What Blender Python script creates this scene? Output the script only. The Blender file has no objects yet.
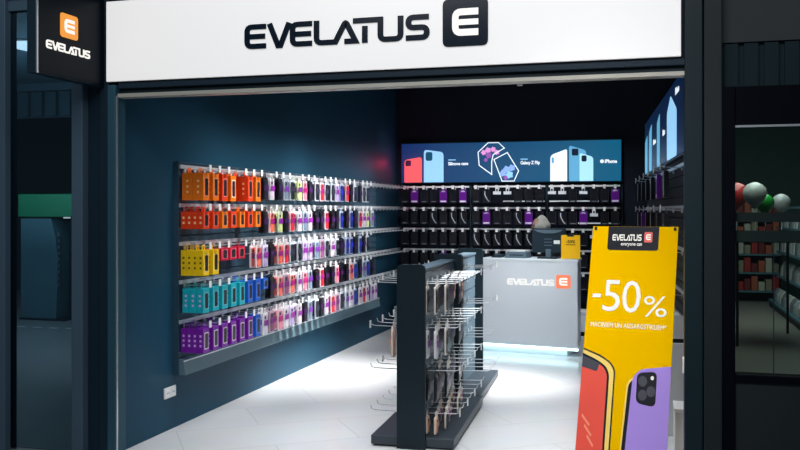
import bpy, bmesh, math, random
from mathutils import Vector, Matrix

random.seed(7)
S = bpy.context.scene
COL = S.collection

# ------------------------------------------------------------------ camera
cd = bpy.data.cameras.new('camera')
cam = bpy.data.objects.new('camera', cd)
COL.objects.link(cam)
cam.location = (0, 0, 1.6)
cam.rotation_euler = (math.radians(90), 0, math.radians(15.7))
cd.sensor_fit = 'HORIZONTAL'
cd.sensor_width = 36
cd.lens = 890 / 800 * 36
cd.shift_y = -15 / 800
cd.clip_end = 80
S.camera = cam

# ------------------------------------------------------------------ world, lamps, exposure
S.view_settings.view_transform = 'Standard'
S.view_settings.look = 'None'
S.view_settings.exposure = 0.0
S.view_settings.gamma = 1
S.view_settings.use_curve_mapping = False
w = bpy.data.worlds.new('world')
S.world = w
w.use_nodes = True
w.node_tree.nodes['Background'].inputs[0].default_value = (0.55, 0.72, 0.9, 1)
w.node_tree.nodes['Background'].inputs[1].default_value = 0.10


def area(name, loc, target, sx, sy, power, col=(1, 1, 1), spread=180):
    l = bpy.data.lights.new(name, 'AREA')
    l.shape = 'RECTANGLE'
    l.size, l.size_y = sx, sy
    l.energy = power
    l.color = col
    l.spread = math.radians(spread)
    o = bpy.data.objects.new(name, l)
    COL.objects.link(o)
    o.location = loc
    d = Vector(target) - Vector(loc)
    o.rotation_euler = d.to_track_quat('-Z', 'Y').to_euler()
    return o


# ceiling strips of the shop, shining down on the floor and the product wall
area('shop_strip_light', (-1.6, 5.95, 3.25), (-1.6, 5.95, 0), 2.4, 0.9, 36, (0.95, 0.98, 1), 90)
area('shop_strip_light', (-1.5, 8.5, 3.25), (-1.5, 8.5, 0), 2.4, 1.0, 4, (0.92, 0.97, 1), 105)
area('shop_strip_light', (-1.3, 10.2, 3.25), (-1.3, 10.2, 0), 1.6, 1.0, 7, (0.85, 0.94, 1), 90)
area('product_wall_light', (-1.95, 8.5, 3.2), (-3.3, 8.5, 1.40), 4.5, 0.25, 28, (1, 0.98, 0.96), 44)
area('counter_fill', (-1.3, 8.2, 3.2), (-1.3, 9.9, .9), 1.0, 0.3, 4, (0.9, 0.97, 1), 40)  # added fill, no fixture of the shop: brightens the counter front
area('back_wall_fill', (-1.8, 10.7, 3.2), (-1.8, 11.9, 1.3), 2.6, 0.2, 12, (0.95, 0.97, 1), 60)  # added fill that lifts the white rails and tags on the back wall
area('shop_strip_light', (-1.3, 9.9, 3.25), (-1.3, 9.9, 0), 1.6, 1.6, 10, (0.85, 0.94, 1), 90)
area('product_wall_light', (-1.95, 8.2, 3.2), (-3.3, 8.2, 1.0), 0.25, 5.0, 78, (1, 0.98, 0.96), 48)
# mall lighting in front of the shop, then an added fill for the banner
area('mall_light', (-1.2, 1.0, 4.55), (-1.4, 5.0, 1.2), 4.5, 1.6, 128, (0.97, 0.98, 1.0))
area('banner_fill', (-.5, 2.2, 3.9), (-.15, 5.6, .8), 0.5, 0.5, 3.3, (1.0, 0.98, 0.95), 36)  # added fill aimed at the yellow banner
# the dim halls to either side
area('hall_light', (-7.6, 9.0, 3.6), (-7.6, 9.5, 0), 2, 2, 60, (0.72, 0.92, 1))
area('hall_ceiling_fill', (-8.2, 9.0, 1.9), (-8.2, 9.8, 3.7), 2.5, 1.0, 60, (0.72, 0.92, 1))  # added fill shining upward so the hall ceiling isn't black
area('neighbour_light', (1.75, 13.5, 3.2), (1.9, 14, 0), 1.0, 6, 110, (0.9, 1, 0.95))
# added red point light, no lamp there, for the far left corner's glow
rl_ = bpy.data.lights.new('corner_glow', 'POINT')
rl_.energy = 1.6
rl_.color = (1, 0.03, 0.15)
rl_.shadow_soft_size = 0.05
ro_ = bpy.data.objects.new('corner_glow', rl_)
COL.objects.link(ro_)
ro_.location = (-3.22, 11.45, 2.22)


# ------------------------------------------------------------------ materials
def mat(name, col, rough=0.5, metal=0.0, emit=None, es=1.0, noise=0.0, nscale=6.0, spec=0.5, coat=0.0):
    m = bpy.data.materials.new(name)
    m.use_nodes = True
    nt = m.node_tree
    b = nt.nodes['Principled BSDF']
    b.inputs['Base Color'].default_value = (*col, 1)
    b.inputs['Roughness'].default_value = rough
    b.inputs['Metallic'].default_value = metal
    b.inputs['Specular IOR Level'].default_value = spec
    b.inputs['Coat Weight'].default_value = coat
    if emit:
        b.inputs['Emission Color'].default_value = (*emit, 1)
        b.inputs['Emission Strength'].default_value = es
    if noise:
        tc = nt.nodes.new('ShaderNodeTexCoord')
        n = nt.nodes.new('ShaderNodeTexNoise')
        n.inputs['Scale'].default_value = nscale
        n.inputs['Detail'].default_value = 4
        mx = nt.nodes.new('ShaderNodeMix')
        mx.data_type = 'RGBA'
        mx.inputs[6].default_value = (*[c * (1 - noise) for c in col], 1)
        mx.inputs[7].default_value = (*[min(1, c * (1 + noise)) for c in col], 1)
        nt.links.new(tc.outputs['Object'], n.inputs['Vector'])
        nt.links.new(n.outputs['Fac'], mx.inputs[0])
        nt.links.new(mx.outputs[2], b.inputs['Base Color'])
    return m


def glass(name, tint, gloss=0.5):
    m = bpy.data.materials.new(name)
    m.use_nodes = True
    nt = m.node_tree
    for n in list(nt.nodes):
        nt.nodes.remove(n)
    out = nt.nodes.new('ShaderNodeOutputMaterial')
    t = nt.nodes.new('ShaderNodeBsdfTransparent')
    t.inputs[0].default_value = (*tint, 1)
    g = nt.nodes.new('ShaderNodeBsdfGlossy')
    g.inputs['Roughness'].default_value = 0.03
    g.inputs['Color'].default_value = (gloss, gloss, gloss, 1)
    fr = nt.nodes.new('ShaderNodeFresnel')
    fr.inputs[0].default_value = 1.45
    mx = nt.nodes.new('ShaderNodeMixShader')
    nt.links.new(fr.outputs[0], mx.inputs[0])
    nt.links.new(t.outputs[0], mx.inputs[1])
    nt.links.new(g.outputs[0], mx.inputs[2])
    nt.links.new(mx.outputs[0], out.inputs[0])
    return m


def tile_mat(name, col, grout, size, rot, rough=0.25):
    m = mat(name, col, rough)
    nt = m.node_tree
    b = nt.nodes['Principled BSDF']
    tc = nt.nodes.new('ShaderNodeTexCoord')
    mp = nt.nodes.new('ShaderNodeMapping')
    mp.inputs['Rotation'].default_value = (0, 0, rot)
    br = nt.nodes.new('ShaderNodeTexBrick')
    br.offset = 0.5
    br.inputs['Scale'].default_value = 1.0
    br.inputs['Brick Width'].default_value = size * 2
    br.inputs['Row Height'].default_value = size
    br.inputs['Mortar Size'].default_value = 0.004
    br.inputs['Mortar Smooth'].default_value = 0.3
    br.inputs['Color1'].default_value = (*col, 1)
    br.inputs['Color2'].default_value = (*[c * 0.97 for c in col], 1)
    br.inputs['Mortar'].default_value = (*grout, 1)
    n = nt.nodes.new('ShaderNodeTexNoise')
    n.inputs['Scale'].default_value = 3
    n.inputs['Detail'].default_value = 6
    mx = nt.nodes.new('ShaderNodeMix')
    mx.data_type = 'RGBA'
    mx.blend_type = 'MULTIPLY'
    mx.inputs[0].default_value = 0.12
    nt.links.new(tc.outputs['Object'], mp.inputs['Vector'])
    nt.links.new(mp.outputs['Vector'], br.inputs['Vector'])
    nt.links.new(tc.outputs['Object'], n.inputs['Vector'])
    nt.links.new(br.outputs['Color'], mx.inputs[6])
    nt.links.new(n.outputs['Color'], mx.inputs[7])
    nt.links.new(mx.outputs[2], b.inputs['Base Color'])
    return m


def rgb(r, g, b):
    def f(c):
        c /= 255
        return c / 12.92 if c <= 0.04045 else ((c + 0.055) / 1.055) ** 2.4
    return (f(r), f(g), f(b))


def emis(name, c, s=1.0):
    return mat(name, tuple(q * 0.3 for q in c), 0.35, emit=c, es=s)


M = {}
M['navy_wall'] = mat('navy_wall', (0.011, 0.062, 0.108), 0.55, noise=0.06, nscale=2, spec=0.2)
M['navy_slat'] = mat('navy_slat', (0.026, 0.066, 0.102), 0.42, noise=0.08, nscale=5)
M['black_ceiling'] = mat('black_ceiling', (0.006, 0.009, 0.013), 0.9, noise=0.1)
M['slat_black'] = mat('slat_black', (0.004, 0.007, 0.013), 0.6, noise=0.1, spec=0.12)
M['back_wall'] = mat('back_wall', (0.012, 0.018, 0.03), 0.7, noise=0.1, spec=0.2)
M['floor'] = tile_mat('floor_tile', (0.78, 0.79, 0.81), (0.60, 0.61, 0.63), 0.6, math.radians(-35), 0.2)
M['hall_floor'] = tile_mat('hall_floor_tile', (0.30, 0.33, 0.35), (0.22, 0.24, 0.26), 0.6, 0, 0.35)
M['shop_floor2'] = tile_mat('neighbour_floor_tile', (0.30, 0.29, 0.25), (0.2, 0.2, 0.18), 0.4, 0, 0.35)
M['frame'] = mat('dark_frame_metal', (0.010, 0.024, 0.040), 0.45, 0.0, noise=0.08, nscale=3, spec=0.2)
M['frame_light'] = mat('slate_frame_metal', (0.075, 0.125, 0.175), 0.45, 0.1, noise=0.06, nscale=3, spec=0.2)
M['frame_mid'] = mat('teal_frame_metal', (0.009, 0.021, 0.028), 0.45, 0.0, noise=0.06, nscale=3, spec=0.2)
M['frame_grey'] = mat('charcoal_frame_metal', (0.015, 0.021, 0.023), 0.5, 0.0, noise=0.08, nscale=3, spec=0.2)
M['beige_metal'] = mat('beige_metal', (0.50, 0.48, 0.42), 0.4, 0.3)
M['jamb_teal'] = mat('jamb_teal', (0.028, 0.085, 0.120), 0.45, noise=0.05, spec=0.2)
M['steel'] = mat('brushed_steel', (0.62, 0.66, 0.70), 0.3, 0.8, noise=0.05, nscale=20)
M['hook_steel'] = mat('hook_steel', (0.62, 0.65, 0.68), 0.3, 0.7)
M['rail_steel'] = mat('rail_steel', (0.72, 0.76, 0.80), 0.35, 0.5)
M['fascia'] = mat('black_fascia', (0.001, 0.002, 0.005), 0.6, noise=0.06, spec=0.05)
M['tag_white'] = mat('tag_white', (0.9, 0.9, 0.9), 0.4)
M['sign_white'] = mat('sign_face', (0.85, 0.84, 0.83), 0.35, emit=(1, 0.985, 0.97), es=0.42)
M['gloss_navy'] = mat('gloss_navy', (0.004, 0.012, 0.026), 0.2, spec=0.25)
M['blade_face'] = mat('blade_face', (0.003, 0.007, 0.012), 0.4, spec=0.08)
M['lit_white'] = emis('lit_white', (1.0, 0.98, 0.93), 0.85)
M['lit_orange'] = emis('lit_orange', rgb(240, 150, 40), 0.9)
M['white_counter'] = mat('white_laminate', (0.74, 0.78, 0.82), 0.3, noise=0.02, nscale=2)
M['white_plastic'] = mat('white_plastic', (0.8, 0.81, 0.82), 0.35, noise=0.02)
M['led'] = emis('led_strip', (0.62, 0.95, 1.0), 4.0)
M['dark_plastic'] = mat('dark_plastic', (0.02, 0.035, 0.048), 0.35, noise=0.05, spec=0.2)
M['mid_plastic'] = mat('grey_blue_plastic', (0.11, 0.16, 0.2), 0.35, noise=0.05)
M['gondola'] = mat('gondola_paint', (0.011, 0.023, 0.031), 0.45, noise=0.06, nscale=4, spec=0.2)
M['gondola_base'] = mat('gondola_base', (0.028, 0.042, 0.056), 0.4, noise=0.05)
M['gondola_slat'] = mat('gondola_slat', (0.075, 0.12, 0.155), 0.4, noise=0.06, nscale=4)
M['banner_yellow'] = mat('banner_yellow', rgb(245, 190, 0), 0.5, noise=0.03, nscale=2, spec=0.0)
M['banner_back'] = mat('banner_back', (0.7, 0.7, 0.7), 0.6)
M['banner_dark'] = mat('banner_dark', (0.012, 0.014, 0.02), 0.45, spec=0.1)
M['banner_white'] = mat('banner_white', (0.93, 0.90, 0.82), 0.5)
M['banner_coral'] = mat('banner_coral', rgb(236, 86, 70), 0.45, noise=0.06, nscale=3, spec=0.15)
M['banner_cream'] = mat('banner_cream', rgb(250, 214, 100), 0.5)
M['banner_purple'] = mat('banner_purple', rgb(170, 140, 225), 0.5, noise=0.03, nscale=3, spec=0.15)
M['banner_lens'] = mat('banner_lens', rgb(30, 33, 52), 0.4)
M['banner_shine'] = mat('banner_shine', rgb(245, 140, 110), 0.5)
M['banner_red'] = mat('banner_red', rgb(232, 90, 80), 0.5)
M['tag_yellow'] = mat('tag_yellow', rgb(250, 190, 10), 0.4)
M['hair'] = mat('ash_hair', (0.74, 0.69, 0.60), 0.6, noise=0.3, nscale=26)
M['skin'] = mat('skin', (0.70, 0.42, 0.30), 0.5, noise=0.05)
M['top_dark'] = mat('dark_cloth', (0.015, 0.017, 0.025), 0.8, noise=0.1, nscale=20)
M['glass_left'] = glass('tinted_glass', (0.62, 0.72, 0.78), 0.5)
M['glass_right'] = glass('window_glass', (0.75, 0.82, 0.80), 0.4)
M['frost'] = mat('frosted_stripe', (0.010, 0.018, 0.018), 0.6, spec=0.1)
M['neigh_grey'] = mat('bulkhead_grey', (0.040, 0.048, 0.050), 0.6, noise=0.05, spec=0.1)
M['corr'] = mat('corrugated_teal', (0.009, 0.022, 0.028), 0.6, noise=0.06, spec=0.1)
M['hall_corr'] = mat('hall_corrugated', (0.05, 0.10, 0.13), 0.5, noise=0.06)
M['hall_ceiling'] = mat('hall_ceiling', (0.07, 0.13, 0.17), 0.7, noise=0.05)
M['hall_wall'] = mat('hall_wall', (0.03, 0.05, 0.062), 0.7, noise=0.06)
M['neigh_wall'] = mat('neighbour_wall', (0.06, 0.12, 0.11), 0.7, noise=0.06)
M['kiosk_grey'] = mat('kiosk_grey', (0.085, 0.20, 0.25), 0.45, noise=0.05)
M['kiosk_green'] = mat('kiosk_green', (0.01, 0.22, 0.10), 0.5)
M['lamp_white'] = emis('lamp_glow', (0.75, 0.9, 1.0), 1.6)
M['screen_blue'] = None


# ------------------------------------------------------------------ mesh helpers
class MB:
    def __init__(s):
        s.v, s.f = [], []

    def add(s, vs, fs):
        n = len(s.v)
        s.v += [tuple(p) for p in vs]
        s.f += [tuple(i + n for i in f) for f in fs]
        return s

    def box(s, x0, x1, y0, y1, z0, z1):
        vs = [(x, y, z) for x in (x0, x1) for y in (y0, y1) for z in (z0, z1)]
        return s.add(vs, [(0, 1, 3, 2), (4, 6, 7, 5), (0, 4, 5, 1), (2, 3, 7, 6), (0, 2, 6, 4), (1, 5, 7, 3)])

    def prism(s, pts, fr, d0, d1):
        """polygon in the frame's plane, extruded along its normal from d0 to d1"""
        n = len(pts)
        vs = [fr(p[0], p[1], d0) for p in pts] + [fr(p[0], p[1], d1) for p in pts]
        fs = [tuple(range(n)), tuple(range(n, 2 * n))[::-1]] + [(i, (i + 1) % n, n + (i + 1) % n, n + i) for i in range(n)]
        return s.add(vs, fs)

    def stroke(s, pts, wd, fr, d0, d1, closed=False):
        n = len(pts)
        L, R = [], []
        for i in range(n):
            p = Vector(pts[i])
            a = Vector(pts[i - 1]) if (i > 0 or closed) else None
            b = Vector(pts[(i + 1) % n]) if (i < n - 1 or closed) else None
            d1_ = (p - a).normalized() if a is not None else None
            d2_ = (b - p).normalized() if b is not None else None
            if d1_ is None:
                d1_ = d2_
            if d2_ is None:
                d2_ = d1_
            n1 = Vector((-d1_.y, d1_.x))
            n2 = Vector((-d2_.y, d2_.x))
            m = n1 + n2
            m = m.normalized() if m.length > 1e-6 else n1
            k = wd / 2 / max(0.35, m.dot(n1))
            L.append(p + m * k)
            R.append(p - m * k)
        vs = []
        for i in range(n):
            vs += [fr(L[i].x, L[i].y, d1), fr(R[i].x, R[i].y, d1), fr(R[i].x, R[i].y, d0), fr(L[i].x, L[i].y, d0)]
        fs = []
        for i in range(n if closed else n - 1):
            a, b = 4 * i, 4 * ((i + 1) % n)
            for k in range(4):
                fs.append((a + k, a + (k + 1) % 4, b + (k + 1) % 4, b + k))
        if not closed:
            fs += [(0, 1, 2, 3), tuple(4 * (n - 1) + k for k in (3, 2, 1, 0))]
        return s.add(vs, fs)

    def tube(s, pts, r, n=6):
        P = [Vector(p) for p in pts]
        vs, fs = [], []
        for i, p in enumerate(P):
            a = P[max(0, i - 1)]
            b = P[min(len(P) - 1, i + 1)]
            d = (b - a).normalized()
            u = d.cross(Vector((0, 0, 1)))
            if u.length < 1e-3:
                u = d.cross(Vector((0, 1, 0)))
            u.normalize()
            v_ = d.cross(u)
            rr = r[i] if isinstance(r, (list, tuple)) else r
            for k in range(n):
                t = 2 * math.pi * k / n
                vs.append(p + u * math.cos(t) * rr + v_ * math.sin(t) * rr)
        for i in range(len(P) - 1):
            for k in range(n):
                fs.append((i * n + k, i * n + (k + 1) % n, (i + 1) * n + (k + 1) % n, (i + 1) * n + k))
        fs += [tuple(range(n))[::-1], tuple(range((len(P) - 1) * n, len(P) * n))]
        return s.add(vs, fs)

    def lathe(s, prof, c=(0, 0, 0), n=20, sx=1, sy=1):
        vs, fs = [], []
        m = len(prof)
        for r, z in prof:
            for k in range(n):
                t = 2 * math.pi * k / n
                vs.append((c[0] + r * math.cos(t) * sx, c[1] + r * math.sin(t) * sy, c[2] + z))
        for i in range(m - 1):
            for k in range(n):
                fs.append((i * n + k, i * n + (k + 1) % n, (i + 1) * n + (k + 1) % n, (i + 1) * n + k))
        fs += [tuple(range(n))[::-1], tuple(range((m - 1) * n, m * n))]
        return s.add(vs, fs)

    def mesh(s, name, m, off=(0, 0, 0)):
        me = bpy.data.meshes.new(name)
        me.from_pydata([(x - off[0], y - off[1], z - off[2]) for x, y, z in s.v], [], s.f)
        bm = bmesh.new()
        bm.from_mesh(me)
        bmesh.ops.recalc_face_normals(bm, faces=bm.faces)
        bm.to_mesh(me)
        bm.free()
        me.materials.append(m)
        return me


def B(*a):
    return MB().box(*a)


def obj(name, mb, m, parent=None, bevel=0, smooth=False, label=None, off=None):
    """one mesh object; vertices in world coordinates, moved into the parent's frame"""
    if off is None:
        off = tuple(parent.get('_o', (0, 0, 0))) if parent else (0, 0, 0)
    me = mb.mesh(name, m, off)
    o = bpy.data.objects.new(name, me)
    COL.objects.link(o)
    if parent:
        o.parent = parent
        if '_o' in parent:
            o['_o'] = (0.0, 0.0, 0.0)
    if parent and '_o' in parent:
        o['_o'] = list(off)
    if bevel:
        b = o.modifiers.new('bevel', 'BEVEL')
        b.width = bevel
        b.segments = 2
        b.limit_method = 'ANGLE'
    if smooth:
        for p in me.polygons:
            p.use_smooth = True
    if label:
        o['label'] = label
    return o


def tag(o, label, cat, group=None):
    o['label'] = label
    o['category'] = cat
    if group:
        o['group'] = group
    return o


def thing(name, loc, label, cat, group=None):
    o = bpy.data.objects.new(name, None)
    o.empty_display_size = 0.05
    COL.objects.link(o)
    o.location = loc
    o['_o'] = list(loc)
    return tag(o, label, cat, group)


def struct(name, mb, m, bevel=0, parent=None):
    o = obj(name, mb, m, parent, bevel)
    o['kind'] = 'structure'
    return o


def copy_tree(o, parent=None):
    c = o.copy()
    COL.objects.link(c)
    if parent:
        c.parent = parent
    for ch in list(o.children):
        copy_tree(ch, c)
    return c


def frame(o, ux, uy, n):
    o, ux, uy, n = Vector(o), Vector(ux), Vector(uy), Vector(n)
    return lambda x, y, d=0.0: tuple(o + ux * x + uy * y + n * d)


def rnd(pts, r, seg=4, closed=True):
    """round the corners of a polygon or a polyline; r a number or one per corner"""
    out = []
    n = len(pts)
    for i in range(n):
        p = Vector(pts[i])
        ri = r[i] if isinstance(r, (list, tuple)) else r
        if ri <= 0 or (not closed and i in (0, n - 1)):
            out.append(tuple(p))
            continue
        a, b = Vector(pts[i - 1]), Vector(pts[(i + 1) % n])
        da, db = a - p, b - p
        k = min(ri, da.length * 0.49, db.length * 0.49)
        s0, s1 = p + da.normalized() * k, p + db.normalized() * k
        for j in range(seg + 1):
            t = j / seg
            q = s0 * (1 - t) ** 2 + p * 2 * t * (1 - t) + s1 * t ** 2
            out.append(tuple(q))
    return out


def rect(x0, x1, y0, y1):
    return [(x0, y0), (x1, y0), (x1, y1), (x0, y1)]


def text_mb(string, fr, x0, x1, y0, y1, d0, d1, bold=0.0):
    cu = bpy.data.curves.new('text', 'FONT')
    cu.body = string
    cu.extrude = 0.01
    cu.offset = bold
    cu.resolution_u = 3
    t = bpy.data.objects.new('text', cu)
    COL.objects.link(t)
    bpy.context.view_layer.update()
    me = bpy.data.meshes.new_from_object(t)
    vs = [v.co.copy() for v in me.vertices]
    fs = [tuple(p.vertices) for p in me.polygons]
    bpy.data.objects.remove(t)
    bpy.data.curves.remove(cu)
    bpy.data.meshes.remove(me)
    ax, bx = min(v.x for v in vs), max(v.x for v in vs)
    ay, by = min(v.y for v in vs), max(v.y for v in vs)
    mb = MB()
    mb.add([fr(x0 + (v.x - ax) / (bx - ax) * (x1 - x0), y0 + (v.y - ay) / (by - ay) * (y1 - y0), d1 if v.z > 0 else d0) for v in vs], fs)
    return mb


T = 0.22


def glyph(c):
    r = 0.2
    if c == 'E':
        return .98, [rnd([(.9, .9), (.1, .9), (.1, .1), (.9, .1)], [0, r, r, 0], 4, False), [(.2, .5), (.86, .5)]]
    if c == 'V':
        return .92, [[(.06, 1), (.42, .08), (.52, .08), (.88, 1)]]
    if c == 'LA':      # drawn as one ligature
        return 1.56, [rnd([(.1, 1), (.1, .1), (.86, .1), (1.27, .9), (1.66, .1), (1.22, .1)], [0, r, 0, .14, 0, 0], 4, False)]
    if c == 'TU':      # the bar of the T runs on into the U
        return 2.06, [rnd([(0, .9), (1.08, .9), (1.08, .1), (1.86, .1), (1.86, 1)], [0, 0, r, r, 0], 4, False), [(.47, .68), (.47, 0)]]
    if c == 'S':
        return .9, [rnd([(.88, .9), (.1, .9), (.1, .5), (.8, .5), (.8, .1), (0, .1)], [0, r, r, r, r, 0], 4, False)]


def logotype(root, fr, x0, x1, y0, y1, d0, d1, m):
    word = ['E', 'V', 'E', 'LA', 'TU', 'S']
    tot = sum(glyph(c)[0] for c in word) - 0.02
    kx, ky = (x1 - x0) / tot, y1 - y0
    x = 0
    for c in word:
        adv, sts = glyph(c)
        mb = MB()
        for st in sts:
            mb.stroke([(p[0] + x, p[1]) for p in st], T, lambda a, b, d: fr(x0 + a * kx, y0 + b * ky, d), d0, d1)
        obj('letter', mb, m, root)
        x += adv


def emblem(root, fr, x0, x1, y0, y1, d0, d1, m_sq, m_e, rad=0.16):
    w_, h_ = x1 - x0, y1 - y0
    g = lambda a, b, d: fr(x0 + a * w_, y0 + b * h_, d)
    sq = obj('logo_square', MB().prism(rnd(rect(0, 1, 0, 1), rad), g, d0, d1), m_sq, root)
    mb = MB()
    mb.stroke(rnd([(.79, .72), (.285, .72), (.285, .29), (.79, .29)], [0, .12, .12, 0], 4, False), .14, g, d1, d1 + (d1 - d0) * .5)
    mb.stroke([(.355, .505), (.79, .505)], .12, g, d1, d1 + (d1 - d0) * .5)
    obj('logo_letter', mb, m_e, sq)


# ------------------------------------------------------------------ the shop shell
struct('floor', B(-3.47, 0.42, 4.6, 12.0, -0.1, 0), M['floor'])
struct('wall_left', B(-3.47, -3.37, 5.06, 12.0, 0, 3.3), M['navy_wall'])
struct('wall_back', B(-3.37, 0.42, 11.9, 12.0, 0, 3.3), M['back_wall'])
struct('wall_right', B(.32, .42, 5.13, 11.9, 0, 3.3), M['back_wall'])
struct('ceiling', B(-3.47, 0.42, 5.06, 12.0, 3.3, 3.4), M['black_ceiling'])

# storefront posts and header
struct('trim_1', B(-4.24, -4.11, 4.96, 5.08, 0, 3.0), M['frame_light'], .006)
struct('trim_2', B(-3.601, -3.518, 4.96, 5.08, 0, 3.0), M['frame_light'], .006)
mb = B(-3.518, -3.425, 5.02, 5.08, 0, 3.0)
mb.box(-3.421, -3.352, 5.0, 5.1, 0, 3.0)
struct('trim_3', mb, M['frame'], .005)
struct('trim_4', B(-3.348, -3.290, 4.98, 5.1, 0, 2.40), M['jamb_teal'], .005)
struct('trim_5', B(-3.288, -3.281, 4.985, 5.0, 0, 2.33), M['steel'])
struct('trim_6', B(.176, .269, 4.98, 5.12, 0, 3.2), M['frame_mid'], .006)
struct('trim_7', B(.274, .366, 4.97, 5.1, 0, 3.2), M['frame_grey'], .006)
struct('trim_8', B(-3.277, .186, 4.99, 5.12, 2.375, 2.415), M['frame'], .004)
struct('trim_9', B(-3.277, .186, 5.02, 5.10, 2.345, 2.375), M['frame_mid'], .004)
struct('trim_10', B(-3.277, .186, 4.985, 5.07, 2.318, 2.343), M['beige_metal'], .003)
struct('trim_11', B(-4.24, .366, 4.96, 5.08, 3.0, 3.12), M['frame_mid'], .005)
struct('wall_front', B(-3.35, .27, 5.05, 5.14, 2.415, 3.4), M['frame'])

# ------------------------------------------------------------------ storefront sign
sg = thing('storefront_sign', (-1.6, 4.98, 2.42), 'long white lit sign box with navy letters and logo above the shop entrance', 'sign')
obj('sign_box', B(-3.345, .158, 4.985, 5.05, 2.42, 2.93), M['frame'], sg)
obj('sign_face', B(-3.345, .158, 4.965, 4.985, 2.42, 2.93), M['sign_white'], sg, .002)
fs_ = frame((0, 4.965, 0), (1, 0, 0), (0, 0, 1), (0, -1, 0))
logotype(sg, fs_, -2.376, -1.222, 2.578, 2.725, 0, .008, M['gloss_navy'])
emblem(sg, fs_, -1.141, -.879, 2.529, 2.80, 0, .008, M['gloss_navy'], M['lit_white'], .13)

# blade sign
bl = thing('blade_sign', (-3.41, 4.65, 2.385), 'dark square box sign with orange logo projecting from the left end of the shop front', 'sign')
obj('sign_box', B(-3.45, -3.383, 4.345, 4.99, 2.388, 3.02), M['frame'], bl, .004)
obj('edge_strip', B(-3.387, -3.379, 4.343, 4.355, 2.388, 3.02), M['steel'], bl)
obj('sign_face', B(-3.385, -3.377, 4.355, 4.985, 2.398, 3.01), M['blade_face'], bl)
fb_ = frame((-3.377, 0, 0), (0, 1, 0), (0, 0, 1), (1, 0, 0))
logotype(bl, fb_, 4.418, 4.835, 2.543, 2.592, 0, .004, M['lit_white'])
emblem(bl, fb_, 4.546, 4.714, 2.634, 2.778, 0, .004, M['lit_orange'], M['lit_white'], .14)
sn = thing('sensor', (-.99, 6.0, 2.5), 'small white sensor clip hanging under the black ceiling near the entrance', 'sensor')
sn.location = (-.726, 5.15, 2.36)
sn['_o'] = list(sn.location)
obj('housing', B(-.741, -.711, 5.128, 5.158, 2.318, 2.352), M['white_plastic'], sn, .004)
obj('bracket', B(-.731, -.721, 5.12, 5.15, 2.352, 2.40), M['steel'], sn)

# ------------------------------------------------------------------ left hall behind the glass
struct('floor_hall', B(-16, -3.47, 4.9, 16, -0.1, 0), M['hall_floor'])
struct('ceiling_hall', B(-16, -3.47, 5.0, 16, 3.7, 3.8), M['hall_ceiling'])
struct('wall_hall', B(-16, -3.47, 15.0, 15.1, 0, 3.7), M['hall_wall'])
mb = MB()
for k in range(26):
    x = -12.6 + k * .27
    mb.box(x, x + .17, 12.62, 12.70, 3.16, 3.56)
mb.box(-12.7, -5.6, 12.70, 12.76, 3.14, 3.58)
struct('trim_12', mb, M['hall_corr'])
struct('wall_hall_bulkhead', B(-12.7, -5.6, 12.60, 12.76, 3.58, 3.7), M['hall_ceiling'])
w1 = struct('window_1', B(-4.11, -3.601, 4.99, 5.05, 2.92, 3.0), M['frame_light'], .004)
pane = obj('pane', B(-4.11, -3.601, 5.015, 5.025, 0.02, 2.92), M['glass_left'], w1)
lamp = thing('ceiling_lamp', (-7.5, 9.55, 3.7), 'round white ceiling lamp glowing in the dark hall left of the shop', 'lamp')
obj('rim', MB().lathe([(.30, 0), (.33, -.005), (.33, -.02), (.30, -.025)], (-7.5, 9.55, 3.70), 24), M['steel'], lamp)
obj('diffuser', MB().lathe([(.30, -.025), (.25, -.055), (.12, -.085), (.01, -.09)], (-7.5, 9.55, 3.70), 24), M['lamp_white'], lamp)

k = thing('kiosk', (-8.5, 11.2, 0), 'tall grey kiosk with a green band on top seen through the left glass', 'kiosk')
fk = frame((0, 11.0, 0), (1, 0, 0), (0, 0, 1), (0, -1, 0))
prof = [(-8.84, .03), (-8.24, .03), (-8.22, .5), (-8.215, .9), (-8.25, 1.2), (-8.33, 1.48), (-8.84, 1.48)]
obj('body', MB().prism(prof, fk, -.6, 0), M['kiosk_grey'], k, .01)
obj('base', B(-8.86, -8.1, 11.0, 11.62, 0, .03), M['dark_plastic'], k)
obj('green_band', B(-8.86, -7.95, 10.97, 11.6, 1.50, 1.83), M['kiosk_green'], k, .01)
obj('side_column', B(-8.2, -7.98, 11.25, 11.6, .03, 1.5), M['dark_plastic'], k)
mb = MB()
for q in range(9):
    mb.box(-8.225, -8.195, 11.02, 11.06, .5 + q * .09, .55 + q * .09)
obj('side_strip', mb, M['mid_plastic'], k)
obj('spot_light', MB().lathe([(.05, 0), (.05, -.02), (.01, -.022)], (-8.13, 11.1, 1.5), 14), M['lit_white'], k)
mb = MB()
for q in range(30):
    mb.box(-12 + q * .26, -11.88 + q * .26, 10.32, 10.37, 0.0, .004)
mk = obj('floor_marking', mb, M['white_plastic'])
tag(mk, 'dashed white line on the dark hall floor in front of the kiosk', 'floor marking')

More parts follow.
